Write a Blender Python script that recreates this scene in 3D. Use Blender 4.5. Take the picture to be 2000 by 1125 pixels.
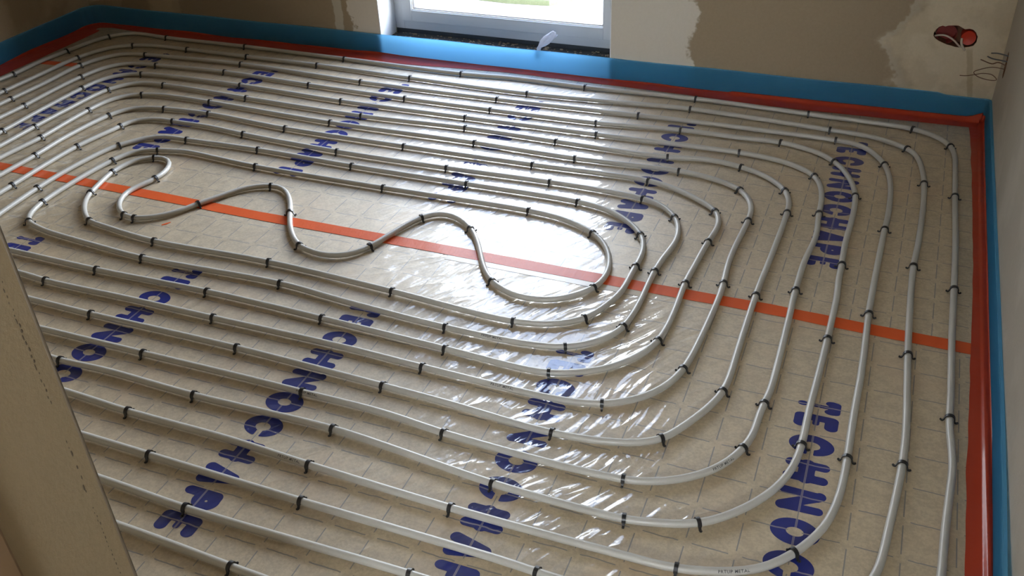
import bpy, bmesh, math, random
import numpy as np
from mathutils import Vector, Matrix
from mathutils.noise import noise as pnoise

for o in list(bpy.data.objects):
    bpy.data.objects.remove(o)
S = bpy.context.scene
COL = S.collection
random.seed(7)

# ------------------------------------------------------------------ camera
CAM = (1.003754, -1.303633, 1.498242)
R = ((0.92944828, 0.36709330, -0.03699184),
     (0.17797587, -0.53391503, -0.82659502),
     (-0.32318799, 0.76169367, -0.56158016))
cam_d = bpy.data.cameras.new('camera')
cam = bpy.data.objects.new('camera', cam_d)
COL.objects.link(cam)
cam_d.sensor_fit = 'HORIZONTAL'
cam_d.sensor_width = 36.0
cam_d.lens = 36.0 * 1861.533 / 2000.0
cam_d.clip_start = 0.02
m = Matrix(((R[0][0], -R[1][0], -R[2][0], CAM[0]),
            (R[0][1], -R[1][1], -R[2][1], CAM[1]),
            (R[0][2], -R[1][2], -R[2][2], CAM[2]),
            (0, 0, 0, 1)))
cam.matrix_world = m
S.camera = cam

# ------------------------------------------------------------------ light and exposure
S.view_settings.view_transform = 'Standard'
S.view_settings.look = 'None'
S.view_settings.gamma = 1.0
S.view_settings.use_curve_mapping = False
S.view_settings.exposure = 1.20
S.cycles.use_denoising = True
S.cycles.max_bounces = 10
S.cycles.diffuse_bounces = 6
S.cycles.caustics_reflective = False
S.cycles.caustics_refractive = False
S.cycles.sample_clamp_indirect = 12.0

W = bpy.data.worlds.new('overcast_sky')
S.world = W
W.use_nodes = True
wn = W.node_tree
wn.nodes.clear()
w_out = wn.nodes.new('ShaderNodeOutputWorld')
w_bg = wn.nodes.new('ShaderNodeBackground')
# bright white haze low over the horizon, clearer and bluer sky higher up
w_tc = wn.nodes.new('ShaderNodeTexCoord')
w_sp = wn.nodes.new('ShaderNodeSeparateXYZ')
w_rm = wn.nodes.new('ShaderNodeValToRGB')
wn.links.new(w_tc.outputs['Generated'], w_sp.inputs[0])
wn.links.new(w_sp.outputs[2], w_rm.inputs[0])
el = w_rm.color_ramp.elements
el[0].position = 0.0; el[0].color = (0.88, 0.93, 1.0, 1)
el[1].position = 1.0; el[1].color = (0.18, 0.24, 0.38, 1)
e_ = el.new(0.465); e_.color = (0.86, 0.93, 1.0, 1)
e_ = el.new(0.535); e_.color = (0.24, 0.30, 0.42, 1)
# the sky is brighter on the sun's side (+x) than on the other
w_mr = wn.nodes.new('ShaderNodeMapRange'); w_mr.interpolation_type = 'SMOOTHSTEP'
wn.links.new(w_sp.outputs[0], w_mr.inputs[0])
for i_, v_ in ((1, -0.95), (2, 0.25), (3, 0.16), (4, 1.15)): w_mr.inputs[i_].default_value = v_
w_mu = wn.nodes.new('ShaderNodeVectorMath'); w_mu.operation = 'SCALE'
wn.links.new(w_rm.outputs[0], w_mu.inputs[0]); wn.links.new(w_mr.outputs[0], w_mu.inputs['Scale'])
wn.links.new(w_mu.outputs[0], w_bg.inputs['Color'])
w_bg.inputs['Strength'].default_value = 12.0
wn.links.new(w_bg.outputs[0], w_out.inputs[0])

# portal in the window opening: only guides sampling of the sky
pl = bpy.data.lights.new('window_portal', 'AREA')
pl.shape = 'RECTANGLE'
pl.size = 1.0
pl.size_y = 1.95
pl.cycles.is_portal = True
po = bpy.data.objects.new('window_portal', pl)
COL.objects.link(po)
po.location = (-0.545, 2.50, 1.12)
po.rotation_euler = (math.radians(-90), 0, 0)

# ------------------------------------------------------------------ helpers
def tag(o, label=None, cat=None, group=None, kind=None):
    if label: o['label'] = label
    if cat: o['category'] = cat
    if group: o['group'] = group
    if kind: o['kind'] = kind
    return o

def link_mesh(name, me, mat=None, parent=None, loc=None, smooth=False):
    o = bpy.data.objects.new(name, me)
    COL.objects.link(o)
    if mat: me.materials.append(mat)
    if parent: o.parent = parent
    if loc: o.location = loc
    if smooth:
        me.polygons.foreach_set('use_smooth', [True] * len(me.polygons))
    return o

def from_bm(name, bm, mat=None, parent=None, loc=None, smooth=False):
    me = bpy.data.meshes.new(name)
    bmesh.ops.recalc_face_normals(bm, faces=bm.faces)
    bm.to_mesh(me)
    bm.free()
    return link_mesh(name, me, mat, parent, loc, smooth)

def from_data(name, verts, faces, mat=None, parent=None, loc=None, smooth=False):
    me = bpy.data.meshes.new(name)
    me.from_pydata([tuple(v) for v in verts], [], faces)
    me.update()
    return link_mesh(name, me, mat, parent, loc, smooth)

def empty(name, loc=(0, 0, 0)):
    o = bpy.data.objects.new(name, None)
    COL.objects.link(o)
    o.location = loc
    o.empty_display_size = 0.05
    return o

def add_box(bm, x0, x1, y0, y1, z0, z1):
    v = [bm.verts.new((x, y, z)) for x in (x0, x1) for y in (y0, y1) for z in (z0, z1)]
    for f in ((0, 1, 3, 2), (4, 6, 7, 5), (0, 4, 5, 1), (2, 3, 7, 6), (0, 2, 6, 4), (1, 5, 7, 3)):
        bm.faces.new([v[i] for i in f])

def boxes(name, lst, mat=None, parent=None, bevel=0.0):
    bm = bmesh.new()
    for b in lst: add_box(bm, *b)
    if bevel:
        bmesh.ops.bevel(bm, geom=bm.edges[:], offset=bevel, segments=2, affect='EDGES', profile=0.6)
    return from_bm(name, bm, mat, parent)

def tube_data(pts, rad, seg=12, caps=True, ups=None):
    """swept tube along a list of Vectors; rad number or list"""
    n = len(pts)
    V, F = [], []
    up = Vector((0, 0, 1))
    prev = None
    for i, p in enumerate(pts):
        t = (pts[min(i + 1, n - 1)] - pts[max(i - 1, 0)]).normalized()
        if prev is None:
            a = up - t * up.dot(t)
            if a.length < 1e-3: a = Vector((1, 0, 0)) - t * t.x
        else:
            a = prev - t * prev.dot(t)
        a.normalize(); prev = a
        b = t.cross(a)
        r = rad[i] if isinstance(rad, (list, tuple)) else rad
        for k in range(seg):
            th = 2 * math.pi * k / seg
            V.append(p + a * (r * math.cos(th)) + b * (r * math.sin(th)))
    for i in range(n - 1):
        for k in range(seg):
            k2 = (k + 1) % seg
            F.append((i * seg + k, i * seg + k2, (i + 1) * seg + k2, (i + 1) * seg + k))
    if caps:
        F.append(tuple(range(seg - 1, -1, -1)))
        F.append(tuple(range((n - 1) * seg, n * seg)))
    return V, F

# ------------------------------------------------------------------ node helpers
class NT:
    def __init__(self, name):
        self.mat = bpy.data.materials.new(name)
        self.mat.use_nodes = True
        self.t = self.mat.node_tree
        self.t.nodes.clear()
        self.out = self.t.nodes.new('ShaderNodeOutputMaterial')
    def n(self, typ, **kw):
        nd = self.t.nodes.new(typ)
        for k, v in kw.items(): setattr(nd, k, v)
        return nd
    def put(self, sock, v):
        if isinstance(v, bpy.types.NodeSocket): self.t.links.new(v, sock)
        elif v is not None: sock.default_value = v
    def m(self, op, a, b=None, c=None, clamp=False):
        nd = self.n('ShaderNodeMath', operation=op, use_clamp=clamp)
        self.put(nd.inputs[0], a)
        if b is not None: self.put(nd.inputs[1], b)
        if c is not None: self.put(nd.inputs[2], c)
        return nd.outputs[0]
    def obj(self):
        return self.n('ShaderNodeTexCoord').outputs['Object']
    def sep(self, v):
        nd = self.n('ShaderNodeSeparateXYZ'); self.put(nd.inputs[0], v); return nd.outputs
    def mapping(self, v, loc=(0, 0, 0), rot=(0, 0, 0), scale=(1, 1, 1)):
        nd = self.n('ShaderNodeMapping'); self.put(nd.inputs[0], v)
        nd.inputs[1].default_value = loc; nd.inputs[2].default_value = rot; nd.inputs[3].default_value = scale
        return nd.outputs[0]
    def noise(self, v, scale=5, detail=2, rough=0.5, dist=0.0, col=False):
        nd = self.n('ShaderNodeTexNoise'); self.put(nd.inputs['Vector'], v)
        nd.inputs['Scale'].default_value = scale; nd.inputs['Detail'].default_value = detail
        nd.inputs['Roughness'].default_value = rough; nd.inputs['Distortion'].default_value = dist
        return nd.outputs['Color' if col else 'Fac']
    def step(self, v, e0, e1):
        nd = self.n('ShaderNodeMapRange', interpolation_type='SMOOTHSTEP')
        self.put(nd.inputs[0], v); self.put(nd.inputs[1], e0); self.put(nd.inputs[2], e1)
        nd.inputs[3].default_value = 0; nd.inputs[4].default_value = 1
        return nd.outputs[0]
    def mix(self, f, a, b):
        nd = self.n('ShaderNodeMix', data_type='RGBA')
        self.put(nd.inputs[0], f)
        self.put(nd.inputs[6], a if not isinstance(a, tuple) else a + (1,) * (4 - len(a)))
        self.put(nd.inputs[7], b if not isinstance(b, tuple) else b + (1,) * (4 - len(b)))
        return nd.outputs[2]
    def vadd(self, a, b):
        nd = self.n('ShaderNodeVectorMath', operation='ADD'); self.put(nd.inputs[0], a); self.put(nd.inputs[1], b); return nd.outputs[0]
    def vscale(self, a, s):
        nd = self.n('ShaderNodeVectorMath', operation='SCALE'); self.put(nd.inputs[0], a); nd.inputs['Scale'].default_value = s; return nd.outputs[0]
    def bump(self, h, strength=1.0, dist=0.01):
        nd = self.n('ShaderNodeBump'); self.put(nd.inputs['Height'], h)
        nd.inputs['Strength'].default_value = strength; nd.inputs['Distance'].default_value = dist
        return nd.outputs[0]
    def bsdf(self, color=(0.8, 0.8, 0.8), rough=0.5, normal=None, final=True, **kw):
        nd = self.n('ShaderNodeBsdfPrincipled')
        self.put(nd.inputs['Base Color'], color if not isinstance(color, tuple) else color + (1,) * (4 - len(color)))
        self.put(nd.inputs['Roughness'], rough)
        if normal is not None: self.put(nd.inputs['Normal'], normal)
        for k, v in kw.items(): self.put(nd.inputs[k.replace('_', ' ')], v)
        if final: self.t.links.new(nd.outputs[0], self.out.inputs[0])
        return nd

def simple(name, color, rough=0.5, bump=0.0, bscale=60, var=0.0, **kw):
    N = NT(name)
    o = N.obj()
    col = color
    if var:
        nz = N.noise(o, bscale * 0.15, 3)
        col = N.mix(nz, tuple(c * (1 - var) for c in color), tuple(min(1, c * (1 + var)) for c in color))
    nrm = N.bump(N.noise(o, bscale, 3), 0.5, bump) if bump else None
    N.bsdf(col, rough, nrm, **kw)
    return N.mat

# ------------------------------------------------------------------ materials
def foil_mat(kind, amp=1.0):
    N = NT('printed_film_' + kind)
    o = N.obj()
    x, y, z = N.sep(o)
    # wrinkles: creases running across the pipe lines, fanned by a slow warp
    warp = N.vscale(N.noise(o, 1.7, 1, col=True), 0.22)
    v1 = N.vadd(o, warp)
    c1 = N.noise(N.mapping(N.mapping(v1, rot=(0, 0, math.radians(26))), rot=(0, 0, 0), scale=(44, 7, 1)), 1.0, 1.5, 0.4)
    c2 = N.noise(N.mapping(N.mapping(v1, rot=(0, 0, math.radians(46))), rot=(0, 0, 0), scale=(17, 3.6, 1), loc=(3, 7, 0)), 1.0, 1.0, 0.4)
    c3 = N.noise(N.mapping(N.mapping(v1, rot=(0, 0, math.radians(-10))), rot=(0, 0, 0), scale=(20, 9, 1), loc=(13, 2, 0)), 1.0, 1.0, 0.4)
    ridge = N.m('POWER', N.m('SUBTRACT', 1.0, N.m('MULTIPLY', N.m('ABSOLUTE', N.m('SUBTRACT', c2, 0.5)), 4.0), clamp=True), 2.0)
    mask = N.m('MULTIPLY', N.step(N.noise(o, 3.1, 1), 0.24, 0.52), N.m('SUBTRACT', 1.0, N.m('MULTIPLY', N.step(x, 0.45 if kind == 'x' else 0.5, 0.95), 0.6)))
    h = N.m('ADD', N.m('MULTIPLY', N.m('MULTIPLY', c1, mask), 1.0), N.m('MULTIPLY', ridge, N.m('MULTIPLY', mask, 0.30)))
    h = N.m('ADD', h, N.m('MULTIPLY', c3, 0.35))
    h = N.m('ADD', h, N.m('MULTIPLY', N.noise(o, 45, 2, 0.6), 0.10))
    nrm = N.bump(h, 1.0, 0.0070 * amp)
    nrm2 = N.bump(h, 1.0, 0.0025)
    # grid printed every 10 cm, broken at the crossings
    wob = N.m('MULTIPLY', N.m('SUBTRACT', N.noise(N.mapping(o, scale=(30, 5, 1)), 1.0, 2), 0.5), 0.007)
    gx = N.m('MULTIPLY', N.m('ABSOLUTE', N.m('SUBTRACT', N.m('FRACT', N.m('ADD', N.m('DIVIDE', x, 0.1), 0.5)), 0.5)), 0.1)
    gy = N.m('MULTIPLY', N.m('ABSOLUTE', N.m('SUBTRACT', N.m('FRACT', N.m('ADD', N.m('DIVIDE', N.m('ADD', y, wob), 0.1), 0.5)), 0.5)), 0.1)
    lx = N.m('MULTIPLY', N.m('LESS_THAN', gx, 0.0013), N.m('GREATER_THAN', gy, 0.0115))
    ly = N.m('MULTIPLY', N.m('LESS_THAN', gy, 0.0014), N.m('GREATER_THAN', gx, 0.0135))
    if kind == 'sheet':
        line = N.m('MAXIMUM', lx, ly)
        mot = N.m('ADD', N.m('MULTIPLY', N.noise(o, 30, 6, 0.72), 0.6), N.m('MULTIPLY', N.noise(o, 130, 3, 0.6), 0.4))
        mot2 = N.noise(o, 4.0, 3, 0.6)
        base = N.mix(N.step(mot, 0.38, 0.62), (0.30, 0.205, 0.085), (0.50, 0.375, 0.195))
        base = N.mix(N.m('MULTIPLY', N.step(mot2, 0.48, 0.70), 0.4), base, (0.50, 0.31, 0.14))
        col = N.mix(N.m('MULTIPLY', line, 0.95), base, (0.018, 0.016, 0.035))
    else:
        mid = N.m('MAXIMUM', N.m('LESS_THAN', gx, 0.0022), N.m('LESS_THAN', gy, 0.0018))
        core = N.m('LESS_THAN', gx, 0.0008)
        mid = N.m('MULTIPLY', mid, N.m('SUBTRACT', 1.0, N.m('MULTIPLY', core, 0.45)))
        base = N.mix(N.noise(o, 14, 3), (0.007, 0.016, 0.16), (0.010, 0.024, 0.22))
        col = N.mix(N.m('MULTIPLY', mid, 0.60), base, (0.42, 0.38, 0.38))
    pb = N.bsdf(col, 0.5, nrm2, final=False, Specular_IOR_Level=0.5 if kind == 'sheet' else 0.12, Coat_Weight=1.0, Coat_Roughness=0.09, Coat_IOR=1.65, Coat_Normal=nrm)
    # milky haze of the film
    hz = N.n('ShaderNodeBsdfGlossy'); hz.inputs['Roughness'].default_value = 0.70; N.put(hz.inputs['Color'], (0.97, 0.95, 0.90, 1)); N.put(hz.inputs['Normal'], nrm2)
    mx = N.n('ShaderNodeMixShader'); mx.inputs[0].default_value = 0.26 if kind == 'sheet' else 0.015
    N.t.links.new(pb.outputs[0], mx.inputs[1]); N.t.links.new(hz.outputs[0], mx.inputs[2]); N.t.links.new(mx.outputs[0], N.out.inputs[0])
    return N.mat

M = {}
M['sheet'] = foil_mat('sheet', 1.25)
M['print'] = foil_mat('ink', 1.25)
M['sheet_back'] = foil_mat('sheet', 0.55)
M['print_back'] = foil_mat('ink', 0.55)
M['panel_side'] = simple('insulation_core', (0.62, 0.55, 0.40), 0.9, 0.001, 80, 0.1)

N = NT('pipe_plastic')
o = N.obj()
col = N.mix(N.noise(o, 9, 3), (0.44, 0.425, 0.385), (0.51, 0.495, 0.455))
N.bsdf(col, 0.38, N.bump(N.noise(o, 300, 2), 0.3, 0.0002), Specular_IOR_Level=0.6)
M['pipe'] = N.mat
M['pipe_ink'] = simple('pipe_ink', (0.05, 0.05, 0.055), 0.6)
M['clip'] = simple('black_clip_plastic', (0.012, 0.012, 0.013), 0.38)
N = NT('orange_tape_film')
o = N.obj()
h = N.noise(N.mapping(o, scale=(60, 18, 1)), 1.0, 3, 0.6)
N.bsdf(N.mix(N.noise(o, 6, 3), (0.62, 0.085, 0.018), (0.76, 0.13, 0.032)), 0.5, N.bump(h, 0.8, 0.0016), Specular_IOR_Level=0.3, Coat_Weight=0.25, Coat_Roughness=0.12)
M['tape'] = N.mat
N = NT('red_film')
o = N.obj()
h = N.m('ADD', N.noise(o, 9, 3, 0.55), N.m('MULTIPLY', N.noise(o, 60, 2), 0.08))
N.bsdf(N.mix(N.noise(o, 5, 3), (0.42, 0.035, 0.012), (0.52, 0.055, 0.018)), 0.4, N.bump(h, 1.0, 0.005), Specular_IOR_Level=0.3, Coat_Weight=0.3, Coat_Roughness=0.08)
M['skirt'] = N.mat
N = NT('blue_foam')
o = N.obj()
col = N.mix(N.noise(o, 7, 3), (0.09, 0.30, 0.50), (0.11, 0.35, 0.58))
d = N.n('ShaderNodeBsdfDiffuse'); tr = N.n('ShaderNodeBsdfTranslucent'); mx = N.n('ShaderNodeMixShader')
N.put(d.inputs[0], col)
N.put(tr.inputs[0], (0.50, 0.82, 1.0, 1))
nb = N.bump(N.noise(o, 420, 2), 0.4, 0.0006)
N.put(d.inputs['Normal'], nb)
mx.inputs[0].default_value = 0.70
N.t.links.new(d.outputs[0], mx.inputs[1]); N.t.links.new(tr.outputs[0], mx.inputs[2]); N.t.links.new(mx.outputs[0], N.out.inputs[0])
M['foam'] = N.mat

def wall_back_mat():
    N = NT('bare_plaster_back')
    o = N.obj()
    x, y, z = N.sep(o)
    nz = N.m('MULTIPLY', N.m('SUBTRACT', N.noise(o, 7, 4, 0.6), 0.5), 0.16)
    nz2 = N.m('MULTIPLY', N.m('SUBTRACT', N.noise(o, 22, 3, 0.6), 0.5), 0.05)
    wx = N.m('ADD', x, nz)
    wx2 = N.m('ADD', wx, nz2)
    fine = N.noise(o, 90, 4, 0.7)
    dark = N.mix(fine, (0.30, 0.235, 0.155), (0.37, 0.29, 0.195))
    light = N.mix(fine, (0.60, 0.55, 0.47), (0.66, 0.605, 0.52))
    pale = N.mix(fine, (0.56, 0.475, 0.34), (0.66, 0.565, 0.41))
    # plaster band along the window reveals
    band = N.m('MULTIPLY', N.step(wx2, -0.3, -0.2), N.m('SUBTRACT', 1.0, N.step(wx2, 0.285, 0.30)))
    bandl = N.m('MULTIPLY', N.step(wx2, -1.225, -1.215), N.m('SUBTRACT', 1.0, N.step(x, -0.95, -0.9)))
    col = N.mix(N.m('MAXIMUM', band, bandl), dark, light)
    # fresh filler around the sockets at the right end
    edge = N.m('ADD', N.m('MULTIPLY', N.m('ABSOLUTE', N.m('SUBTRACT', z, 0.26)), 0.45), 0.985)
    far = N.step(N.m('ADD', N.m('SUBTRACT', wx2, edge), N.m('MULTIPLY', nz, 0.8)), -0.03, 0.06)
    rim = N.m('MULTIPLY', N.step(N.m('SUBTRACT', wx2, edge), -0.01, 0.0), N.m('SUBTRACT', 1.0, N.step(N.m('SUBTRACT', wx2, edge), 0.0, 0.03)))
    col = N.mix(far, col, pale)
    col = N.mix(N.m('MULTIPLY', rim, 0.35), col, (0.62, 0.58, 0.48))
    cloud = N.m('MULTIPLY', far, N.step(N.noise(N.mapping(o, loc=(4, 0, 2)), 9, 4, 0.6), 0.45, 0.62))
    col = N.mix(N.m('MULTIPLY', cloud, 0.30), col, (0.36, 0.29, 0.19))
    # filled chase that runs down from the socket
    ch = N.m('SUBTRACT', N.m('ADD', x, N.m('MULTIPLY', z, 0.22)), 1.322)
    chm = N.m('MULTIPLY', N.m('SUBTRACT', 1.0, N.step(N.m('ABSOLUTE', N.m('ADD', ch, N.m('MULTIPLY', nz2, 0.3))), 0.007, 0.013)), N.m('SUBTRACT', 1.0, N.step(z, 0.25, 0.27)))
    col = N.mix(N.m('MULTIPLY', chm, 0.45), col, (0.30, 0.22, 0.12))
    # narrow pale stroke left of the window
    st = N.m('MULTIPLY', N.m('SUBTRACT', 1.0, N.step(N.m('ABSOLUTE', N.m('SUBTRACT', N.m('ADD', x, N.m('MULTIPLY', nz2, 0.6)), -1.283)), 0.018, 0.026)), 1.0)
    col = N.mix(N.m('MULTIPLY', st, 0.8), col, (0.56, 0.52, 0.43))
    # darker patches towards the left corner
    lp = N.m('MAXIMUM', N.m('SUBTRACT', 1.0, N.step(N.m('ABSOLUTE', N.m('SUBTRACT', wx2, -2.41)), 0.06, 0.09)),
             N.m('MULTIPLY', N.step(wx2, -2.16, -2.14), N.m('SUBTRACT', 1.0, N.step(wx2, -1.75, -1.3))))
    col = N.mix(N.m('MULTIPLY', lp, 0.30), col, (0.10, 0.07, 0.04))
    ll = N.m('SUBTRACT', 1.0, N.step(N.m('ABSOLUTE', N.m('SUBTRACT', wx2, -2.25)), 0.05, 0.08))
    col = N.mix(N.m('MULTIPLY', ll, 0.30), col, (0.48, 0.37, 0.24))
    N.bsdf(col, 0.9, N.bump(N.m('ADD', fine, N.m('MULTIPLY', N.noise(o, 12, 3), 1.5)), 0.5, 0.0016), Specular_IOR_Level=0.15)
    return N.mat
M['wall_back'] = wall_back_mat()

def plaster(name, a, b, blotch=(0.3, 0.28, 0.22), ba=0.4, sc=2.5):
    N = NT(name)
    o = N.obj()
    fine = N.noise(o, 110, 4, 0.7)
    col = N.mix(fine, a, b)
    col = N.mix(N.m('MULTIPLY', N.step(N.noise(o, sc, 4, 0.6), 0.48, 0.60), ba), col, blotch)
    N.bsdf(col, 0.9, N.bump(N.m('ADD', fine, N.noise(o, 14, 3)), 0.5, 0.0014), Specular_IOR_Level=0.15)
    return N.mat
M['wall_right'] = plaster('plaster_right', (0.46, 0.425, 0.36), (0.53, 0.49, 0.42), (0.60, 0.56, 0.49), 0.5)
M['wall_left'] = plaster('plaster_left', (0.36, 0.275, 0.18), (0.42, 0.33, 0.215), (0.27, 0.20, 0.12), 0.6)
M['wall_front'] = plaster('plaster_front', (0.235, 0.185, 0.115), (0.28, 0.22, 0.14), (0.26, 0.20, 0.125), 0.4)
M['ceiling'] = plaster('plaster_ceiling', (0.74, 0.70, 0.62), (0.80, 0.76, 0.68), (0.74, 0.7, 0.62), 0.3)
M['reveal'] = plaster('white_reveal', (0.74, 0.75, 0.77), (0.80, 0.81, 0.83), (0.78, 0.78, 0.8), 0.2)
M['bead'] = simple('bead_holes', (0.09, 0.068, 0.042), 0.9)
M['concrete'] = simple('concrete_slab', (0.28, 0.26, 0.23), 0.9, 0.003, 40, 0.2)
M['pvc'] = simple('white_window_profile', (0.56, 0.58, 0.60), 0.32, 0.0, Coat_Weight=0.2)
M['gasket'] = simple('grey_gasket', (0.13, 0.12, 0.11), 0.6)
M['sill'] = simple('dark_threshold', (0.045, 0.05, 0.056), 0.65, 0.002, 70, 0.5)
M['rubble'] = simple('plaster_crumbs', (0.35, 0.28, 0.2), 0.9, 0.001, 200, 0.3)
M['red_plastic'] = simple('red_box_plastic', (0.50, 0.035, 0.012), 0.4)
M['red_dark'] = simple('maroon_box_plastic', (0.24, 0.022, 0.012), 0.55, 0.001, 90, 0.4)
M['cavity'] = simple('raw_masonry', (0.16, 0.075, 0.04), 0.95, 0.004, 60, 0.5)
M['cable'] = simple('white_cable', (0.55, 0.50, 0.42), 0.5)
M['wire_brown'] = simple('brown_wire', (0.13, 0.06, 0.03), 0.5)
M['wire_grey'] = simple('grey_wire', (0.09, 0.095, 0.10), 0.5)
M['wood'] = simple('stained_wood', (0.13, 0.078, 0.036), 0.55, 0.001, 50, 0.35)
M['gravel'] = simple('pale_paving', (0.72, 0.70, 0.64), 0.9, 0.004, 60, 0.15)
M['grass'] = simple('lawn_green', (0.19, 0.22, 0.12), 0.9, 0.01, 60, 0.25)
N = NT('window_glass')
tp = N.n('ShaderNodeBsdfTransparent'); gl = N.n('ShaderNodeBsdfGlossy'); mx = N.n('ShaderNodeMixShader'); fr = N.n('ShaderNodeLayerWeight')
gl.inputs['Roughness'].default_value = 0.0
fr.inputs[0].default_value = 0.5
fz = N.m('ADD', N.m('MULTIPLY', N.m('POWER', fr.outputs['Facing'], 5.0), 0.9), 0.04)
N.t.links.new(fz, mx.inputs[0]); N.t.links.new(tp.outputs[0], mx.inputs[1]); N.t.links.new(gl.outputs[0], mx.inputs[2]); N.t.links.new(mx.outputs[0], N.out.inputs[0])
M['glass'] = N.mat
N = NT('clear_film_scrap')
tp = N.n('ShaderNodeBsdfTransparent'); mx = N.n('ShaderNodeMixShader')
b = N.bsdf((0.72, 0.78, 0.92), 0.25, final=False)
mx.inputs[0].default_value = 0.8
N.t.links.new(tp.outputs[0], mx.inputs[1]); N.t.links.new(b.outputs[0], mx.inputs[2]); N.t.links.new(mx.outputs[0], N.out.inputs[0])
M['scrap'] = N.mat

# ------------------------------------------------------------------ room
XL, XR, YB, YF, H = -2.71, 1.376, 2.265, -0.80, 2.55
WX0, WX1, WTOP = -1.083, -0.034, 2.10

def boolean_cut(o, cutters):
    for c in cutters:
        md = o.modifiers.new('cut', 'BOOLEAN'); md.operation = 'DIFFERENCE'; md.solver = 'EXACT'; md.object = c
    dg = bpy.context.evaluated_depsgraph_get()
    me = bpy.data.meshes.new_from_object(o.evaluated_get(dg))
    o.modifiers.clear()
    old = o.data; o.data = me
    bpy.data.meshes.remove(old)
    me.materials.append(M['cavity'])
    mi = len(me.materials) - 1
    boxs = [(Vector([min(v.co[k] for v in c.data.vertices) for k in range(3)]), Vector([max(v.co[k] for v in c.data.vertices) for k in range(3)])) for c in cutters]
    for p in me.polygons:
        for lo, hi in boxs:
            if all(lo[k] - 1e-4 <= p.center[k] <= hi[k] + 1e-4 for k in range(3)): p.material_index = mi
    for c in cutters:
        bpy.data.objects.remove(c)

tag(boxes('floor', [(XL - 0.1, XR + 0.1, YF - 0.15, YB + 0.16, -0.16, -0.03)], M['concrete']), kind='structure')
tag(boxes('ceiling', [(XL - 0.3, XR + 0.3, YF - 0.15, YB + 0.32, H, H + 0.15)], M['ceiling']), kind='structure')

# back wall with the window opening; ragged hole for the two sockets
bm = bmesh.new()
for b in ((XL - 0.15, WX0, YB, YB + 0.30, -0.03, H), (WX1, XR + 0.15, YB, YB + 0.30, -0.03, H), (WX0, WX1, YB, YB + 0.30, WTOP, H)):
    add_box(bm, *b)
wall_back = from_bm('wall_back', bm, M['wall_back'])
tag(wall_back, kind='structure')
hole = [(1.139, 0.304), (1.144, 0.318), (1.152, 0.328), (1.163, 0.3335), (1.172, 0.331), (1.180, 0.335), (1.195, 0.337), (1.213, 0.338), (1.224, 0.333), (1.236, 0.327), (1.249, 0.330),
        (1.262, 0.328), (1.273, 0.319), (1.281, 0.305), (1.281, 0.286), (1.274, 0.272), (1.262, 0.267), (1.250, 0.264), (1.236, 0.262), (1.218, 0.262), (1.203, 0.266), (1.190, 0.268), (1.176, 0.273), (1.160, 0.279), (1.147, 0.287), (1.140, 0.295)]
def prism_y(pts, y0, y1):
    V = [(x, y0, z) for x, z in pts] + [(x, y1, z) for x, z in pts]
    n = len(pts)
    F = [tuple(range(n)), tuple(range(2 * n - 1, n - 1, -1))] + [(i, i + n, (i + 1) % n + n, (i + 1) % n) for i in range(n)]
    return V, F
V, F = prism_y(hole, YB - 0.02, YB + 0.055)
cut = from_data('cutter', V, F, M['cavity'])
bmc = bmesh.new(); bmc.from_mesh(cut.data); bmesh.ops.recalc_face_normals(bmc, faces=bmc.faces); bmc.to_mesh(cut.data); bmc.free()
boolean_cut(wall_back, [cut])

wall_right = boxes('wall_right', [(XR, XR + 0.15, YF - 0.12, YB, -0.03, H)], M['wall_right'])
tag(wall_right, kind='structure')
rh = [(2.118, 0.300), (2.140, 0.306), (2.152, 0.296), (2.150, 0.270), (2.156, 0.245), (2.150, 0.222), (2.128, 0.215), (2.112, 0.228), (2.105, 0.255), (2.112, 0.280)]
n = len(rh)
V = [(XR - 0.02, y, z) for y, z in rh] + [(XR + 0.05, y, z) for y, z in rh]
F = [tuple(range(n)), tuple(range(2 * n - 1, n - 1, -1))] + [(i, i + n, (i + 1) % n + n, (i + 1) % n) for i in range(n)]
cut = from_data('cutter', V, F, M['cavity'])
bmc = bmesh.new(); bmc.from_mesh(cut.data); bmesh.ops.recalc_face_normals(bmc, faces=bmc.faces); bmc.to_mesh(cut.data); bmc.free()
boolean_cut(wall_right, [cut])

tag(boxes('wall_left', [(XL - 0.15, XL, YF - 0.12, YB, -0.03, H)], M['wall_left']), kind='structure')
# front wall: the photographer stands in its doorway
JX, JX2, DTOP = 0.30, 1.24, 2.08
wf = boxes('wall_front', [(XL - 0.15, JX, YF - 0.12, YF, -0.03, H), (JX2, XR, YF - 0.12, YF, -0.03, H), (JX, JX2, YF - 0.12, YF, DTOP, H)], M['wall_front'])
tag(wf, kind='structure')
# perforated wing of the corner bead showing through the plaster of the door reveal
V, F = [], []
zz = 0.42
random.seed(3)
while zz < 1.22:
    dens = 1.0 if (zz > 0.90 or zz < 0.74) else 0.35
    if random.random() < dens:
        yc = YF - 0.0175 + random.uniform(-0.0012, 0.0012)
        big = 1.7 if (0.94 < zz < 1.0 or 0.78 < zz < 0.83) else 1.0
        a = random.uniform(0.0004, 0.0008) * big; b_ = random.uniform(0.0012, 0.0028) * big
        k = len(V)
        for q in range(8):
            th = q * math.pi / 4
            V.append((JX + 0.0004, yc + a * math.cos(th) * random.uniform(0.8, 1.2), zz + b_ * math.sin(th)))
        V.append((JX + 0.0007, yc, zz))
        for q in range(8): F.append((k + q, k + (q + 1) % 8, k + 8))
    zz += random.uniform(0.0055, 0.0085)
bead = from_data('corner_bead_perforation', V, F, M['bead'], wf)
nose = tube_data([Vector((JX - 0.001, YF + 0.0005, 0.0)), Vector((JX - 0.001, YF + 0.0005, 2.05))], 0.0022, 8)
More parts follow.
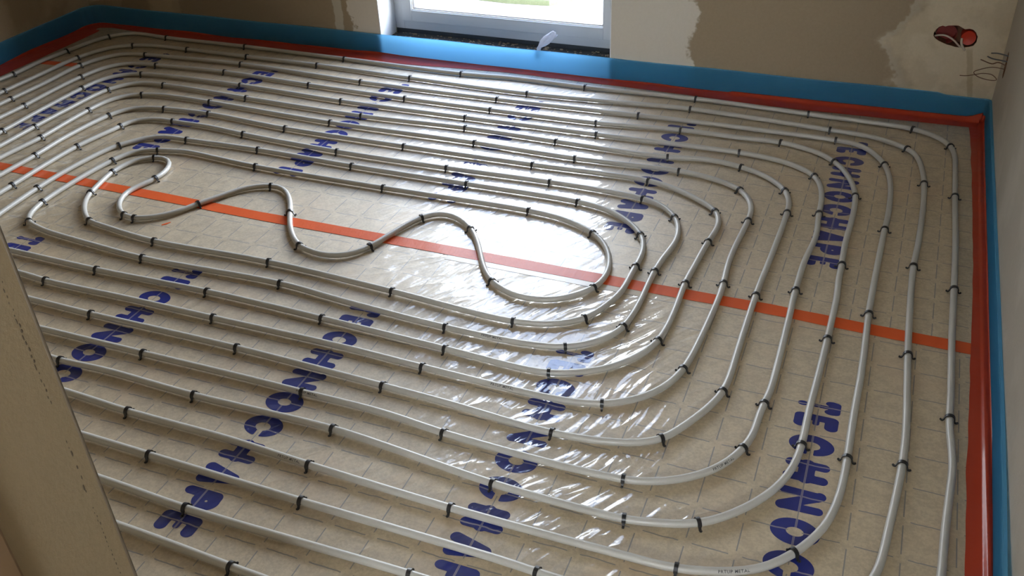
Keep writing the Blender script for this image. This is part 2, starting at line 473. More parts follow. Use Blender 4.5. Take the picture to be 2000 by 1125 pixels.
from_data('corner_bead_nose', nose[0], nose[1], simple('shaded_bead_nose', (0.11, 0.085, 0.055), 0.6), wf, smooth=True)  # nose coloured dark to stand in for its thin shadow line
tag(boxes('trim_1', [(JX - 0.085, JX + 0.012, YF - 0.142, YF - 0.12, -0.03, DTOP)], M['wood'], bevel=0.003), kind='structure')
# unseen hallway behind the camera, end opening added and sized for its light
hall = boxes('wall_hallway', [(-0.75, -0.65, -3.4, YF - 0.142, -0.03, H), (2.0, 2.1, -3.4, YF - 0.12, -0.03, H), (-0.75, 2.1, -3.5, -3.4, 1.95, H), (-0.75, 2.1, -3.5, -3.4, -0.03, 1.15), (-0.75, 0.5, -3.5, -3.4, 1.15, 1.95), (1.75, 2.1, -3.5, -3.4, 1.15, 1.95)], M['wall_front'])
tag(hall, kind='structure')
tag(boxes('floor_hallway', [(-0.75, 2.1, -3.5, YF - 0.15, -0.16, -0.03)], M['concrete']), kind='structure')
tag(boxes('ceiling_hallway', [(-0.75, 2.1, -3.5, YF - 0.15, H, H + 0.15)], M['ceiling']), kind='structure')

# window reveal lining, window, threshold
WY = 2.405
tag(boxes('trim_2', [(WX0 - 0.0, WX0 + 0.004, YB - 0.0005, WY, 0.0, WTOP), (WX1 - 0.004, WX1, YB + 0.0005, WY, 0.0, WTOP), (WX0, WX1, YB + 0.0005, WY, WTOP - 0.004, WTOP)], M['reveal']), kind='structure')
win = empty('window_1', (0, 0, 0)); tag(win, kind='structure')
def frame_boxes(x0, x1, z0, z1, w, y0, y1):
    return [(x0, x0 + w, y0, y1, z0, z1), (x1 - w, x1, y0, y1, z0, z1), (x0 + w, x1 - w, y0, y1, z0, z0 + w), (x0 + w, x1 - w, y0, y1, z1 - w, z1)]
FX0, FX1, FZ0, FZ1 = WX0 + 0.004, WX1 + 0.012, 0.076, WTOP - 0.004
boxes('window_frame', frame_boxes(FX0, FX1, FZ0, FZ1, 0.045, WY, WY + 0.07), M['pvc'], win, bevel=0.002)
boxes('window_sash', frame_boxes(FX0 + 0.036, FX1 - 0.036, FZ0 + 0.036, FZ1 - 0.036, 0.050, WY - 0.004, WY + 0.06), M['pvc'], win, bevel=0.003)
boxes('glazing_bead', frame_boxes(FX0 + 0.082, FX1 - 0.082, FZ0 + 0.082, FZ1 - 0.082, 0.008, WY + 0.003, WY + 0.022), simple('glazing_bead_white', (0.78, 0.80, 0.82), 0.25), win, bevel=0.002)
boxes('gasket', frame_boxes(FX0 + 0.088, FX1 - 0.088, FZ0 + 0.088, FZ1 - 0.088, 0.0045, WY + 0.010, WY + 0.026), M['gasket'], win)
boxes('window_pane', [(FX0 + 0.088, FX1 - 0.088, WY + 0.024, WY + 0.028, FZ0 + 0.088, FZ1 - 0.088)], M['glass'], win)
thr = boxes('trim_3', [(WX0 + 0.004, WX1 + 0.012, WY + 0.006, WY + 0.08, -0.03, 0.076), (WX0 + 0.004, WX1 + 0.012, 2.335, WY + 0.006, 0.050, 0.056)], M['sill'])
tag(boxes('trim_4', [(WX0 + 0.004, WX1 + 0.012, 2.345, WY + 0.005, -0.03, 0.0495), (WX0 + 0.004, WX1 + 0.012, YB, 2.345, -0.03, 0.004)], simple('screed_edge', (0.55, 0.53, 0.50), 0.9, 0.002, 60, 0.1)), kind='structure')  # unseen pale screed, stepped and lightened to bounce daylight behind the foam
tag(thr, kind='structure')
bm = bmesh.new()
random.seed(11)
for i in range(240):
    px = random.uniform(WX0 + 0.01, WX1 - 0.01); py = random.uniform(2.33, WY); r = random.uniform(0.0012, 0.0045) * (1.8 if random.random() < 0.05 else 1)
    g = bmesh.ops.create_icosphere(bm, subdivisions=1, radius=r, matrix=Matrix.Translation((px, py, 0.0562 + r * 0.4)) @ Matrix.Diagonal((random.uniform(0.8, 2), random.uniform(0.8, 1.5), 0.6, 1)))
crumbs = from_bm('plaster_crumbs', bm, M['rubble'])
tag(crumbs, 'plaster crumbs and dust scattered on the dark threshold under the window', 'debris', kind='stuff')

# outside
tag(boxes('ground_outside', [(-14, 14, YB + 0.30, 26, -0.30, -0.12)], M['gravel']), kind='structure')
V = [(-1.9, 3.46, -0.119), (-1.2, 3.44, -0.119), (-0.95, 3.42, -0.119), (-0.72, 3.44, -0.119), (-0.62, 3.56, -0.119), (-0.66, 3.8, -0.119), (-0.8, 5, -0.119), (-4, 9, -0.119), (-9, 9, -0.119), (-7, 3.7, -0.119)]
bm = bmesh.new()
bot = [bm.verts.new(v) for v in V]; top = [bm.verts.new((v[0], v[1], v[2] + 0.03)) for v in V]
bm.faces.new(top); bm.faces.new(bot[::-1])
for i in range(len(V)):
    j = (i + 1) % len(V); bm.faces.new((bot[i], bot[j], top[j], top[i]))
tag(from_bm('lawn', bm, M['grass']), 'strip of sunlit green lawn outside beyond the window', 'lawn', kind='stuff')
# ------------------------------------------------------------------ insulation panels with printed film
def sheet(name, outline, label, mat, loc=(0, 0, 0), rot=0.0):
    bm = bmesh.new()
    top = [bm.verts.new((x, y, 0.0)) for x, y in outline]
    bot = [bm.verts.new((x, y, -0.0295)) for x, y in outline]
    f = bm.faces.new(top); f.material_index = 0
    f2 = bm.faces.new(bot[::-1]); f2.material_index = 1
    for i in range(len(top)):
        j = (i + 1) % len(top)
        ff = bm.faces.new((top[i], bot[i], bot[j], top[j])); ff.material_index = 1
    o = from_bm(name, bm, M[mat])
    o.data.materials.append(M['panel_side'])
    o.location = loc; o.rotation_euler = (0, 0, rot)
    tag(o, label, 'insulation panel', 'foil faced insulation panels under the pipes')
    return o
SEAM = 0.852
UO, UR = (-0.6647, 1.0529), -0.0118
front_panel = sheet('insulation_panel', [(XL + 0.012, YF), (XR - 0.010, YF), (XR - 0.010, SEAM), (XL + 0.012, SEAM)],
                    'front beige insulation panel with film, blue lettering and grid, this side of the orange tape', 'sheet')
def to_local(x, y):
    dx, dy = x - UO[0], y - UO[1]
    c, s = math.cos(-UR), math.sin(-UR)
    return (c * dx - s * dy, s * dx + c * dy)
back_panel = sheet('insulation_panel', [to_local(*p) for p in [(XL + 0.012, SEAM + 0.0005), (XR - 0.010, SEAM + 0.0005), (XR - 0.010, YB - 0.010), (XL + 0.012, YB - 0.010)]],
                   'rear beige insulation panel with film, blue lettering and grid, between orange tape and window wall', 'sheet_back', (UO[0], UO[1], 0), UR)

# letters: fat rounded capitals, as signed distance strokes in millimetres (u along the word, v up)
def cap(p, a, b, r):
    a = np.array(a, float); b = np.array(b, float); d = b - a; L = max(d @ d, 1e-9)
    t = np.clip(((p - a) @ d) / L, 0, 1)[..., None]
    return np.linalg.norm(p - (a + t * d), axis=-1) - r
def ell(p, c, rx, ry):
    q = (p - np.array(c, float)) / np.array([rx, ry], float)
    return (np.linalg.norm(q, axis=-1) - 1) * min(rx, ry)
def letter(ch, p):
    U = lambda *a: np.minimum.reduce(a)
    if ch == 'T': return U(cap(p, (16, 98), (62, 98), 14), cap(p, (14, 90), (15, 86), 14), cap(p, (64, 90), (63, 86), 14), cap(p, (39, 88), (39, 18), 9), cap(p, (39, 16), (39, 14), 13))
    if ch == 'E': return U(cap(p, (18, 22), (18, 92), 17), cap(p, (18, 95), (60, 95), 17), cap(p, (18, 17), (60, 17), 17), cap(p, (20, 56), (50, 56), 9))
    if ch == 'C': return np.maximum(np.maximum(ell(p, (39, 56), 39, 56), -ell(p, (42, 56), 15, 22)), -cap(p, (58, 56), (95, 56), 8))
    if ch == 'O': return np.maximum(ell(p, (39, 56), 39, 56), -ell(p, (39, 56), 13, 20))
    if ch == 'H': return U(cap(p, (15, 16), (15, 96), 14), cap(p, (63, 16), (63, 96), 14), cap(p, (16, 56), (62, 56), 20))
    if ch == 'N': return U(cap(p, (13, 14), (15, 96), 12), cap(p, (65, 16), (63, 98), 12), cap(p, (18, 92), (58, 24), 14), cap(p, (14, 98), (20, 90), 14), cap(p, (64, 14), (58, 24), 14))
    if ch == 'A': return np.maximum(U(cap(p, (17, 16), (37, 94), 16), cap(p, (61, 16), (41, 94), 16), cap(p, (28, 40), (50, 40), 16)), -ell(p, (39, 8), 8, 12))
    if ch == 'P': return np.maximum(U(cap(p, (17, 16), (17, 94), 16), ell(p, (40, 74), 38, 38), cap(p, (20, 96), (44, 96), 15)), -ell(p, (42, 76), 4, 4))
def letter_mesh(ch, step=3.0):
    us = np.arange(-6, 88, step); vs = np.arange(-6, 121, step)
    G = np.stack(np.meshgrid(us, vs, indexing='ij'), -1)
    D = letter(ch, G)
    V, F, cache = [], [], {}
    def vid(key, p):
        if key not in cache:
            cache[key] = len(V); V.append(p)
        return cache[key]
    for i in range(len(us) - 1):
        for j in range(len(vs) - 1):
            cs = [(i, j), (i + 1, j), (i + 1, j + 1), (i, j + 1)]
            d = [D[c] for c in cs]
            if min(d) >= 0: continue
            poly = []
            for k in range(4):
                a, b = cs[k], cs[(k + 1) % 4]; da, db = d[k], d[(k + 1) % 4]
                if da < 0: poly.append(vid(a, tuple(G[a])))
                if (da < 0) != (db < 0):
                    t = da / (da - db); q = G[a] + (G[b] - G[a]) * t
                    poly.append(vid(tuple(sorted((a, b))), tuple(q)))
            if len(poly) >= 3: F.append(tuple(poly))
    return V, F
LM = {c: letter_mesh(c) for c in 'TECHNOAP'}
WORD = 'TECHNOCHAPE'
YC = [0.500, 0.443, 0.362, 0.277, 0.188, 0.099, 0.010, -0.077, -0.160, -0.232, -0.306]
SC = [0.70, 0.72, 0.95, 0.97, 1.0, 1.04, 1.02, 0.97, 0.92, 0.82, 0.80]
def word(parent, x0, dy):
    V, F = [], []
    for ch, yc, sc in zip(WORD, YC, SC):
        lv, lf = LM[ch]; k = len(V)
        for u, v in lv:
            V.append((x0 + (v - 56) * 0.00087, yc + dy - (u - 39) * 0.00088 * sc, 0.0003))
        F += [tuple(k + q for q in reversed(f)) for f in lf]
    from_data('printed_word', V, F, M['print' if parent is front_panel else 'print_back'], parent)
for k in range(5): word(front_panel, 1.0 - 0.6 * k, 0.0)
for k, dx in enumerate((0, 0, 0, 0, -0.02, -0.026)): word(back_panel, 1.6 - 0.6 * k + dx, 0.404)
for p_ in (front_panel, back_panel):
    for c in p_.children:
        me = c.data
        if me.polygons[0].normal.z < 0: me.flip_normals()

# ------------------------------------------------------------------ seam tape
def ribbon(name, pts, w, z, mat, thick=0.0004, label=None, cat=None, group=None):
    bm = bmesh.new(); T = []; Bv = []
    for i, (x, y) in enumerate(pts):
        a = Vector(pts[max(i - 1, 0)]); b = Vector(pts[min(i + 1, len(pts) - 1)]); d = (b - a).normalized(); nn = Vector((-d.y, d.x))
        ww = w if not isinstance(w, list) else w[i]
        p = Vector((x, y))
        T.append([bm.verts.new((*(p + nn * ww * s), z)) for s in (-0.5, 0.5)]); Bv.append([bm.verts.new((*(p + nn * ww * s), z - thick)) for s in (-0.5, 0.5)])
    for i in range(len(pts) - 1):
        bm.faces.new((T[i][0], T[i + 1][0], T[i + 1][1], T[i][1])); bm.faces.new((Bv[i][0], Bv[i][1], Bv[i + 1][1], Bv[i + 1][0]))
        for s in (0, 1): bm.faces.new((T[i][s], Bv[i][s], Bv[i + 1][s], T[i + 1][s]))
    for e in (0, -1): bm.faces.new((T[e][0], T[e][1], Bv[e][1], Bv[e][0]))
    o = from_bm(name, bm, mat)
    return tag(o, label, cat, group)
tp_y = [(-2.66, 0.878), (-1.9, 0.871), (-1.2, 0.862), (-0.79, 0.854), (-0.2, 0.855), (0.09, 0.853), (0.51, 0.849), (0.83, 0.852), (1.10, 0.843), (1.34, 0.838)]
tape_pts = []
for i in range(len(tp_y) - 1):
    for k in range(6):
        t = k / 6; tape_pts.append((tp_y[i][0] * (1 - t) + tp_y[i + 1][0] * t, tp_y[i][1] * (1 - t) + tp_y[i + 1][1] * t))
tape_pts.append(tp_y[-1])
ribbon('seam_tape', tape_pts, [0.047 + 0.0012 * math.sin(i * 1.7) for i in range(len(tape_pts))], 0.0011, M['tape'], label='long orange tape sealing the seam across the floor under the pipes', cat='tape')
ribbon('film_margin', [(q[0], q[1] - 0.036) for q in tape_pts if -0.12 < q[0] < 0.56], 0.024, 0.0006, simple('clear_tape_margin', (0.52, 0.44, 0.31), 0.4, Coat_Weight=0.6, Coat_Roughness=0.2), label='pale translucent film edge running along the near side of the orange tape', cat='tape')
ribbon('tape_piece', [(-2.545, 1.744), (-2.46, 1.752), (-2.36, 1.762)], 0.040, 0.0010, M['tape'], label='short orange tape piece under the pipes near the left wall', cat='tape')
ribbon('tape_scrap', [(-1.050, 0.706), (-1.041, 0.718), (-1.034, 0.730)], [0.006, 0.009, 0.004], 0.0009, M['tape'], label='tiny orange tape scrap lying beside the wavy end of the pipe', cat='tape')

# ------------------------------------------------------------------ edge strip round the walls: blue foam with red film skirt
FXL, FXR, FYB = XL + 0.010, XR - 0.0085, YB - 0.0085
def wall_path(off, rl, rr, step=0.03):
    """left wall -> rounded corner -> back wall -> right corner -> right wall, offset inwards; returns points and inward normals"""
    x0, x1, y1 = FXL + off, FXR - off, FYB - off
    pts = []
    y = YF + 0.01
    while y < y1 - rl: pts.append((x0, y, 1, 0)); y += step
    for k in range(9):
        a = math.pi - k * math.pi / 16
        pts.append((x0 + rl + rl * math.cos(a), y1 - rl + rl * math.sin(a), -math.cos(a), -math.sin(a)))
    x = x0 + rl + step
    while x < x1 - rr: pts.append((x, y1, 0, -1)); x += step
    for k in range(7):
        a = math.pi / 2 - k * math.pi / 12
        pts.append((x1 - rr + rr * math.cos(a), y1 - rr + rr * math.sin(a), -math.cos(a), -math.sin(a)))
    y = y1 - rr - step
    while y > YF + 0.01: pts.append((x1, y, -1, 0)); y -= step
    return pts
edge = empty('edge_insulation_strip', (0, 0, 0))
tag(edge, 'blue foam edge strip with red film skirt running along the walls', 'edge strip')
P0 = wall_path(0.0, 0.085, 0.012)
V, F = [], []
for i, (x, y, nx, ny) in enumerate(P0):
    top = 0.093 + 0.0012 * math.sin(i * 0.31) - (0.006 if x > 1.2 else 0)
    w = 0.0012 * pnoise(Vector((i * 0.13, 0, 0)))
    if x > 1.3: w += 0.006 * max(0, min(1, (0.55 - y) / 0.5))
    for d, z in ((0 + w, 0.0), (0.0 + w, top * 0.5), (0.001 + w, top - 0.001), (-0.001 + w, top), (-0.006 + w, top), (-0.0075 + w, top - 0.001), (-0.0075 + w, 0.0)):
        V.append((x + nx * d, y + ny * d, z))
for i in range(len(P0) - 1):
    for k in range(7):
        k2 = (k + 1) % 7
        F.append((i * 7 + k, i * 7 + k2, (i + 1) * 7 + k2, (i + 1) * 7 + k))
F.append(tuple(range(7))); F.append(tuple((len(P0) - 1) * 7 + k for k in range(6, -1, -1)))
bm = bmesh.new()
vs = [bm.verts.new(v) for v in V]
for f in F: bm.faces.new([vs[i] for i in f])
foam = from_bm('foam_band', bm, M['foam'], edge)
# skirt
def interp(tab, s):
    for (a, va), (b, vb) in zip(tab, tab[1:]):
        if s <= b:
            t = max(0, (s - a) / (b - a)); t = t * t * (3 - 2 * t); return va + (vb - va) * t
    return tab[-1][1]
def skirt_width(x, y, nx, ny):
    if nx > 0.7: return interp([(-0.9, 0.09), (1.5, 0.100), (1.8, 0.108), (2.1, 0.115)], y)
    if ny < -0.7: return interp([(-2.6, 0.035), (-2.3, 0.060), (-1.7, 0.072), (-1.03, 0.078), (-0.45, 0.040), (0.11, 0.052), (0.6, 0.079), (1.0, 0.070), (1.33, 0.062)], x)
    if nx < -0.7: return interp([(-0.9, 0.055), (0.1, 0.0525), (0.33, 0.051), (0.8, 0.043), (1.13, 0.037), (1.6, 0.038), (2.06, 0.043), (2.2, 0.05)], y)
    return 0.06
P1 = wall_path(0.0005, 0.085, 0.012, 0.02)
V, F = [], []
K = 9
ws = [skirt_width(*p) for p in P1]
ws = [sum(ws[max(0, i - 6):i + 7]) / len(ws[max(0, i - 6):i + 7]) for i in range(len(ws))]
for i, (x, y, nx, ny) in enumerate(P1):
    w = ws[i] + 0.003 * pnoise(Vector((i * 0.21, 3, 0)))
    hh = 0.007 + 0.006 * pnoise(Vector((i * 0.08, 9, 0)))
    if ny < -0.7 and -1.35 < x < -0.95: hh += 0.008 * math.exp(-((x + 1.12) / 0.10) ** 2)
    if ny < -0.7 and 0.45 < x < 1.36: hh = 0.012 + 0.004 * (x - 0.45)
    peak = math.exp(-(((x - FXR) / 0.035) ** 2 + ((y - FYB) / 0.03) ** 2)) * 0.022
    hh = max(0.003, hh) + peak
    if nx < -0.7:
        prof = [(0.0, hh), (0.002, hh * 0.9), (0.006, 0.010), (0.012, 0.0125), (0.016, 0.010), (0.019, 0.004), (0.023, 0.002), (w * 0.8, 0.0022), (w, 0.0013)]
        s = 0.25 + 0.75 * max(0, min(1, (0.9 - y) / 0.7))
        prof = [(a, b if a == 0 else (0.002 + (b - 0.002) * s)) for a, b in prof]
    elif ny < -0.7 and x > 0.45:
        prof = [(0.0, hh), (0.004, hh * 1.05), (0.009, hh * 0.9), (0.014, hh * 0.55), (0.020, 0.004), (0.026, 0.003), (w * 0.6, 0.0025), (w * 0.85, 0.0022), (w, 0.0013)]
    else:
        prof = [(0.0, hh), (0.003, hh * 0.75), (0.007, hh * 0.5), (0.012, hh * 0.3 + 0.001), (0.018, 0.003), (0.024, 0.0025), (w * 0.6, 0.0022), (w * 0.85, 0.002), (w, 0.0013)]
    for d, z in prof:
        V.append((x + nx * d, y + ny * d, z))
for i in range(len(P1) - 1):
    for k in range(K - 1):
        F.append((i * K + k, i * K + k + 1, (i + 1) * K + k + 1, (i + 1) * K + k))
from_data('film_skirt', V, F, M['skirt'], edge, smooth=True)

# ------------------------------------------------------------------ heating pipe: one continuous double spiral
PZ, PR = 0.0100, 0.0086
RUNS = {
  1: [(-2.549,1.506,0),(-2.537,1.570,1),(-2.539,1.719,0),(-2.516,1.869,1),(-2.498,1.990,0),(-2.461,2.087,1),(-2.417,2.135,0),(-2.362,2.161,0),(-2.170,2.150,1),(-1.732,2.153,1),(-1.205,2.143,1),(-0.639,2.129,1),(-0.418,2.146,0),(-0.100,2.137,1),(0.345,2.146,1),(0.769,2.126,1),(1.133,2.101,1),(1.201,2.069,0),(1.243,2.026,0),(1.262,1.991,1),(1.272,1.935,0),(1.276,1.786,0),(1.277,1.625,1),(1.279,1.507,0),(1.281,1.419,0),(1.282,1.275,0),(1.281,1.084,1),(1.279,0.854,0),(1.280,0.597,0),(1.278,0.539,1),(1.283,0.454,0),(1.288,0.393,0),(1.280,0.255,0),(1.275,0.165,0),(1.272,0.073,0)],
  2: [(-2.429,1.348,0),(-2.425,1.410,1),(-2.417,1.593,0),(-2.404,1.816,1),(-2.363,1.932,0),(-2.330,1.980,0),(-2.259,2.019,1),(-2.195,2.040,0),(-1.972,2.046,1),(-1.647,2.044,1),(-1.284,2.044,1),(-0.825,2.024,1),(-0.300,2.010,1),(0.153,2.037,0),(0.346,2.047,1),(0.859,2.009,1),(1.018,1.990,0),(1.074,1.960,0),(1.126,1.934,1),(1.157,1.880,0),(1.173,1.803,0),(1.183,1.721,0),(1.185,1.684,1),(1.188,1.531,0),(1.186,1.438,0),(1.182,1.289,0),(1.175,1.168,1),(1.177,0.876,0),(1.180,0.749,1),(1.185,0.613,0),(1.190,0.464,0),(1.188,0.352,1),(1.178,0.218,0),(1.168,0.109,0),(1.160,0.033,0)],
  3: [(-2.332,1.295,0),(-2.329,1.350,1),(-2.321,1.531,0),(-2.322,1.742,1),(-2.262,1.885,0),(-2.207,1.922,0),(-2.119,1.934,1),(-1.619,1.960,1),(-1.005,1.928,1),(-0.392,1.922,1),(0.175,1.935,1),(0.561,1.938,0),(0.887,1.929,1),(0.970,1.914,0),(1.028,1.849,0),(1.060,1.785,1),(1.078,1.706,0),(1.088,1.609,0),(1.091,1.500,0),(1.090,1.410,0),(1.087,1.351,1),(1.083,1.210,0),(1.078,0.987,0),(1.077,0.895,1),(1.079,0.774,0),(1.080,0.626,0),(1.077,0.481,0),(1.077,0.333,1),(1.073,0.219,0),(1.054,0.120,0),(1.026,0.065,0),(1.008,0.033,1),(0.985,0.007,0),(0.957,-0.024,0),(0.899,-0.052,0),(0.801,-0.079,1),(0.692,-0.082,0),(0.325,-0.084,1),(-0.024,-0.074,1),(-0.239,-0.064,0),(-0.532,-0.064,1),(-0.741,-0.055,0)],
  4: [(-2.224,1.189,0),(-2.219,1.312,1),(-2.224,1.465,0),(-2.218,1.632,1),(-2.184,1.769,0),(-2.122,1.822,0),(-1.982,1.840,1),(-1.633,1.859,1),(-1.199,1.838,1),(-0.748,1.824,1),(-0.379,1.821,1),(0.043,1.824,1),(0.355,1.854,1),(0.576,1.853,0),(0.709,1.858,1),(0.794,1.833,0),(0.852,1.808,0),(0.875,1.785,0),(0.902,1.759,1),(0.935,1.710,0),(0.962,1.645,0),(0.981,1.581,0),(0.988,1.535,1),(0.991,1.467,0),(0.991,1.388,0),(0.985,1.225,0),(0.988,1.115,1),(0.987,1.023,0),(0.991,0.985,0),(0.991,0.873,0),(0.989,0.752,1),(0.985,0.593,0),(0.980,0.447,0),(0.980,0.343,1),(0.970,0.256,0),(0.955,0.211,0),(0.935,0.171,0),(0.904,0.128,0),(0.872,0.091,0),(0.817,0.045,1),(0.743,0.022,0),(0.672,0.007,1),(0.570,0.006,0),(0.381,0.010,1),(0.106,0.036,0),(-0.033,0.046,1),(-0.417,0.038,1),(-0.704,0.044,0),(-0.835,0.037,1),(-0.899,0.041,0)],
  5: [(-2.112,1.093,1),(-2.119,1.285,0),(-2.118,1.529,1),(-2.105,1.638,0),(-2.055,1.701,0),(-1.977,1.736,1),(-1.477,1.752,1),(-0.983,1.728,1),(-0.443,1.727,1),(0.074,1.730,1),(0.587,1.735,1),(0.644,1.730,0),(0.729,1.714,0),(0.786,1.688,0),(0.833,1.659,0),(0.854,1.635,1),(0.872,1.593,0),(0.885,1.534,0),(0.893,1.463,0),(0.893,1.388,1),(0.902,1.246,0),(0.888,1.117,0),(0.884,0.946,1),(0.886,0.778,0),(0.885,0.484,0),(0.879,0.454,1),(0.875,0.365,0),(0.875,0.328,0),(0.861,0.291,1),(0.842,0.244,0),(0.810,0.200,0),(0.751,0.152,0),(0.676,0.119,0),(0.640,0.114,1),(0.507,0.109,0),(0.215,0.118,1),(0.053,0.134,0),(-0.171,0.135,1),(-0.305,0.136,0),(-0.648,0.133,1),(-0.999,0.131,0)],
  6: [(-2.015,0.986,0),(-2.018,1.162,1),(-2.016,1.316,0),(-2.000,1.550,1),(-1.955,1.623,0),(-1.900,1.654,0),(-1.799,1.662,1),(-1.374,1.645,1),(-0.834,1.625,1),(-0.405,1.641,1),(-0.045,1.632,1),(0.362,1.627,1),(0.492,1.650,0),(0.614,1.628,1),(0.694,1.591,0),(0.746,1.548,0),(0.777,1.505,1),(0.794,1.459,0),(0.802,1.418,0),(0.801,1.364,1),(0.801,1.296,0),(0.795,1.097,0),(0.788,0.936,0),(0.787,0.888,1),(0.786,0.773,0),(0.786,0.630,0),(0.783,0.466,1),(0.755,0.383,0),(0.714,0.304,0),(0.688,0.260,1),(0.645,0.234,0),(0.590,0.217,0),(0.448,0.200,1),(0.181,0.215,0),(0.004,0.221,1),(-0.429,0.232,1),(-0.906,0.229,1),(-1.145,0.232,0)],
  7: [(-1.935,0.909,0),(-1.918,1.091,1),(-1.924,1.217,0),(-1.926,1.354,1),(-1.915,1.460,0),(-1.879,1.518,0),(-1.820,1.550,1),(-1.742,1.566,0),(-1.494,1.565,1),(-0.919,1.535,1),(-0.321,1.536,1),(0.061,1.525,1),(0.423,1.538,1),(0.532,1.520,0),(0.601,1.493,0),(0.642,1.470,1),(0.675,1.420,0),(0.696,1.358,0),(0.697,1.279,1),(0.686,1.051,0),(0.694,0.918,1),(0.696,0.887,0),(0.690,0.685,0),(0.676,0.518,1),(0.657,0.455,0),(0.629,0.406,0),(0.579,0.359,0),(0.526,0.331,1),(0.436,0.314,0),(0.064,0.318,1),(-0.159,0.325,0),(-0.570,0.324,1),(-0.859,0.324,0),(-1.156,0.320,1),(-1.240,0.328,0)],
  8: [(-1.825,0.801,0),(-1.822,0.963,1),(-1.829,1.124,0),(-1.808,1.336,1),(-1.786,1.393,0),(-1.738,1.433,0),(-1.632,1.456,1),(-1.428,1.468,1),(-1.057,1.439,1),(-0.554,1.433,1),(-0.062,1.436,1),(0.344,1.441,1),(0.452,1.407,0),(0.539,1.354,0),(0.595,1.308,1),(0.619,1.226,0),(0.608,1.121,1),(0.600,0.987,0),(0.594,0.885,1),(0.598,0.722,0),(0.590,0.609,1),(0.572,0.558,0),(0.538,0.503,0),(0.501,0.463,0),(0.460,0.436,0),(0.369,0.398,1),(0.087,0.404,1),(-0.285,0.417,1),(-0.664,0.425,1),(-1.052,0.416,1),(-1.407,0.419,0)],
  9: [(-1.719,0.698,0),(-1.722,0.754,1),(-1.726,1.071,1),(-1.690,1.266,1),(-1.688,1.311,0),(-1.645,1.345,0),(-1.583,1.365,0),(-1.519,1.364,1),(-1.351,1.365,0),(-1.183,1.348,1),(-0.766,1.324,1),(-0.335,1.325,1),(0.037,1.335,1),(0.217,1.332,0),(0.359,1.319,1),(0.431,1.290,0),(0.484,1.233,1),(0.513,1.160,0),(0.519,1.077,0),(0.508,1.014,0),(0.499,0.918,1),(0.500,0.738,0),(0.490,0.638,1),(0.472,0.591,0),(0.426,0.541,0),(0.374,0.508,1),(0.272,0.489,0),(0.048,0.488,1),(-0.264,0.507,0),(-0.488,0.527,1),(-0.964,0.513,1),(-1.125,0.523,0),(-1.261,0.534,0),(-1.376,0.546,0),(-1.433,0.561,0),(-1.475,0.571,1),(-1.505,0.611,0),(-1.527,0.692,1)],
  10: [(-1.605,0.587,0),(-1.619,0.765,1),(-1.615,0.950,0),(-1.581,1.127,1),(-1.551,1.161,0),(-1.530,1.204,0),(-1.479,1.235,0),(-1.359,1.242,1),(-1.052,1.251,1),(-0.658,1.239,1),(-0.222,1.239,1),(0.168,1.236,1),(0.274,1.214,0),(0.350,1.167,0),(0.412,1.100,1),(0.436,1.042,0),(0.445,0.986,0),(0.442,0.927,1),(0.441,0.844,0),(0.441,0.795,0),(0.416,0.707,0),(0.384,0.641,1),(0.351,0.612,0),(0.306,0.589,0),(0.208,0.569,1),(-0.164,0.593,1),(-0.584,0.614,1),(-0.994,0.604,1),(-1.132,0.617,0),(-1.219,0.630,0),(-1.283,0.638,1)],
  11: [(-1.527,0.692,1),(-1.529,0.855,0),(-1.514,1.016,1),(-1.484,1.103,0),(-1.457,1.126,0),(-1.406,1.135,1),(-1.307,1.158,0),(-1.231,1.154,0),(-0.983,1.134,1),(-0.477,1.130,1),(0.038,1.134,1),(0.159,1.118,0),(0.273,1.066,1),(0.333,1.001,0),(0.369,0.918,0),(0.377,0.837,0),(0.363,0.786,1),(0.327,0.737,0),(0.269,0.692,0),(0.160,0.682,0),(0.117,0.703,0),(0.080,0.724,1),(0.024,0.796,0),(-0.021,0.877,0),(-0.058,0.934,0),(-0.090,0.974,1),(-0.145,1.020,0),(-0.198,1.038,0),(-0.238,1.028,0),(-0.268,0.990,1),(-0.292,0.939,0),(-0.313,0.867,0),(-0.339,0.785,1),(-0.369,0.729,0),(-0.419,0.702,0),(-0.470,0.700,0),(-0.549,0.720,1),(-0.599,0.766,0),(-0.642,0.817,0),(-0.686,0.888,1),(-0.727,0.954,0),(-0.775,1.007,0),(-0.816,1.032,0),(-0.848,1.031,1),(-0.896,1.007,0),(-0.930,0.982,0),(-0.975,0.902,0),(-1.012,0.845,1),(-1.039,0.783,0),(-1.079,0.737,0),(-1.151,0.697,1),(-1.199,0.705,1),(-1.250,0.741,0),(-1.287,0.793,0),(-1.299,0.845,0),(-1.266,0.948,1),(-1.273,1.021,0),(-1.296,1.065,0),(-1.337,1.095,0),(-1.379,1.084,1),(-1.436,1.043,0),(-1.447,0.987,0),(-1.453,0.942,1),(-1.435,0.870,0),(-1.415,0.794,1),(-1.396,0.749,0),(-1.362,0.706,0),(-1.283,0.638,1)],
  'A': [(0.551,-0.178,1),(0.499,-0.175,0),(0.018,-0.173,1),(-0.384,-0.168,1),(-0.594,-0.166,0)],
  'B': [(0.321,-0.266,1),(-0.204,-0.273,1),(-0.456,-0.264,0)],
  'C': [(0.101,-0.374,0),(-0.020,-0.370,1),(-0.326,-0.359,0)],
}

